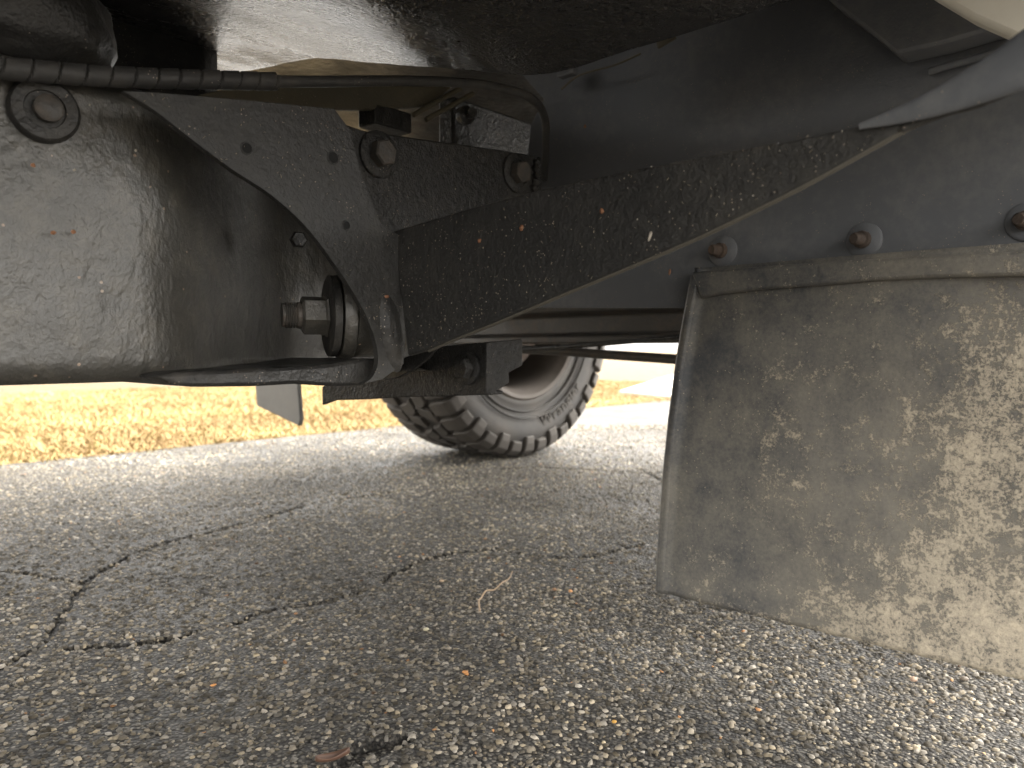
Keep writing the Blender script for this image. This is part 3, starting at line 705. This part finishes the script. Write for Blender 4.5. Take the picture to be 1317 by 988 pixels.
# lumps at the upper left: a rounded housing
def housing(u_, v_):
    a = u_ * math.pi * 2; b = v_ * math.pi
    c = on_y(10, 30, 0.60); n_ = 0.004 * fbm((math.cos(a) * math.sin(b), math.sin(a) * math.sin(b), math.cos(b)), 3, 3)
    return c + Vector((-0.02 + (0.085 + n_) * math.copysign(abs(math.cos(a) * math.sin(b)) ** 0.6, math.cos(a)), (0.05 + n_) * math.sin(a) * math.sin(b), (0.035 + n_) * math.copysign(abs(math.cos(b)) ** 0.7, math.cos(b))))
grid('housing', housing, 40, 24, M['coat'], V)

# ---- grass clippings, flakes and grit stuck to the coating
def flecks(name, items, mat):
    v, f = [], []
    for c, nrm, sz, asp, ang in items:
        ax, uu, ww = basis(nrm); d1 = uu * math.cos(ang) + ww * math.sin(ang); d2 = ax.cross(d1); b = len(v); n = 6
        for k in range(n):
            a = 2 * math.pi * k / n; rr = sz * (0.7 + 0.5 * random.random())
            v.append(c + ax * 0.0008 + d1 * (rr * asp * math.cos(a)) + d2 * (rr * math.sin(a) / asp))
        v.append(c + ax * (0.0012 + sz * 0.3))
        f += [[b + k, b + (k + 1) % n, b + n] for k in range(n)]
    o = mesh_obj(name, v, f, mat, V); o['kind'] = 'stuff'; return o
orange, white, straw = [], [], []
for x, y in ((672, 293), (617, 310), (775, 272)): orange.append((on_x(x, y, OX), (-1, 0, 0), 0.0022, 1.1, random.random() * 3))
for x, y in ((42, 213), (94, 298), (68, 300)): orange.append((on_y(x, y, 0.545), (0, -1, 0), 0.0016, 1.1, 0.3))
orange.append((on_x(753, 163, WX), (-1, 0, 0), 0.0026, 1.0, 0.5)); orange.append((on_y(497, 382, BY - .012), (0, -1, 0), 0.0022, 1.4, 0.2))
orange.append((on_x(862, 350, WX), (-1, 0, 0), 0.003, 1.5, 1.4))
for x, y in ((837, 303), (836, 306)): white.append((on_x(x, y, OX), (-1, 0, 0), 0.0020, 1.7, 1.2))
for x, y in ((585, 243), (95, 219), (115, 135), (174, 194)): white.append((on_y(x, y, 0.543 if x < 300 else PY), (0, -1, 0), 0.0010, 1.2, 0.8))
def poly_in(px, py, poly):
    c = False; j = len(poly) - 1
    for i in range(len(poly)):
        if (poly[i][1] > py) != (poly[j][1] > py) and px < (poly[j][0] - poly[i][0]) * (py - poly[i][1]) / (poly[j][1] - poly[i][1]) + poly[i][0]: c = not c
        j = i
    return c
ob_poly = [(q.y, q.z) for q in oc]
k = 0
while k < 330:
    y, z = random.uniform(0.10, 0.52), random.uniform(0.36, 0.50)
    if not poly_in(y, z, ob_poly): continue
    k += 1; r_ = random.random()
    (straw if r_ < .8 else white).append((Vector((OX, y, z)), (-1, 0, 0), random.uniform(.0002, .00055), random.uniform(1, 3.6) if r_ < .8 else 1.2, random.random() * 3.1))
br_poly = [(q.x, q.z) for q in ec + rest]
k = 0
while k < 90:
    x, z = random.uniform(0.15, 0.45), random.uniform(0.34, 0.53)
    if not poly_in(x, z, br_poly): continue
    k += 1; straw.append((Vector((x, BY, z)), (0, -1, 0), random.uniform(.0003, .0007), random.uniform(1, 3), random.random() * 3.1))
flecks('orange_flakes', orange, plain('orange_flake', (0.26, 0.12, 0.06)))
flecks('pale_grit', white, plain('pale_grit', (0.40, 0.36, 0.30)))
flecks('straw_bits', straw, plain('straw_bit', (0.26, 0.22, 0.16)))

# ================================================================== SMALL THINGS ON THE GROUND
tw = smooth_path([on_z(x, y, 0.004) for x, y in ((617, 786), (616, 776), (620, 768), (628, 762), (640, 757), (652, 748), (659, 738))], 5)
for i, q in enumerate(tw): q.z = 0.0045 + 0.004 * math.sin(i * 0.35) ** 2
o = tube('twig', tw, lambda t: 0.0014 - 0.0006 * t, M['twig'], None, seg=7); tag(o, 'thin pale dry twig bent in a hook lying on the asphalt', 'twig')
a = on_z(640, 757, 0.006); b = on_z(660, 744, 0.004); b.z = 0.012
# leaf at the lower edge
lc = on_z(428, 984, 0.004)
def leaf_fn(u_, v_):
    s = (u_ - .5) * 2; w = 0.005 * (1 - s * s) ** 0.7; t_ = (v_ - .5) * 2
    d1 = Vector((math.sin(YAW), -math.cos(YAW), 0)); d2 = Vector((math.cos(YAW), math.sin(YAW), 0))
    return lc + d1 * (s * 0.013) + d2 * (t_ * w + 0.007 * s) + Vector((0, 0, 0.004 + 0.005 * t_ * t_ + 0.003 * s * s))
o = grid('fallen_leaf', leaf_fn, 14, 8, M['leaf'], None, thick=0.0005); tag(o, 'small curled red brown leaf at the bottom edge of the pavement', 'leaf')
def pebble(px, py, r_, col, label, asp=(1, .75, .55)):
    c = on_z(px, py, 0.0); bm = bmesh.new(); bmesh.ops.create_icosphere(bm, subdivisions=2, radius=1)
    sd_ = random.random() * 50
    for q in bm.verts:
        k = 1 + 0.22 * mnoise.noise(q.co * 1.3 + Vector((sd_, 0, 0))); q.co = Vector((q.co.x * asp[0], q.co.y * asp[1], q.co.z * asp[2])) * (r_ * k)
    me = bpy.data.meshes.new('pebble'); bm.to_mesh(me); bm.free()
    o = add('pebble', me, plain('pebble_stone', col, 0.6), None, 180); o.location = (c.x, c.y, r_ * asp[2] * 0.75 + 0.001); o.rotation_euler = (0, 0, -0.8 + random.random() * .4)
    tag(o, label, 'pebble', 'loose pebbles on the asphalt'); return o
pebble(1175, 877, 0.0046, (0.40, 0.28, 0.20), 'smooth pinkish pebble under the mud flap, largest of the loose stones', (1, .7, .6))
pebble(1240, 876, 0.0045, (0.17, 0.14, 0.11), 'brown pebble near the right edge below the mud flap')
pebble(1198, 905, 0.0034, (0.34, 0.25, 0.16), 'tan pebble just below the smooth pinkish one')
pebble(548, 812, 0.0038, (0.44, 0.40, 0.27), 'pale yellowish pebble left of and below the twig')
pebble(713, 760, 0.0036, (0.30, 0.17, 0.09), 'rust brown pebble right of the twig')
pebble(568, 749, 0.0036, (0.38, 0.27, 0.17), 'sandy pebble left of the twig')
pebble(598, 867, 0.0034, (0.48, 0.22, 0.07), 'bright orange pebble in the middle of the near asphalt')
pebble(790, 931, 0.0027, (0.55, 0.30, 0.06), 'small amber yellow pebble near the bottom edge')
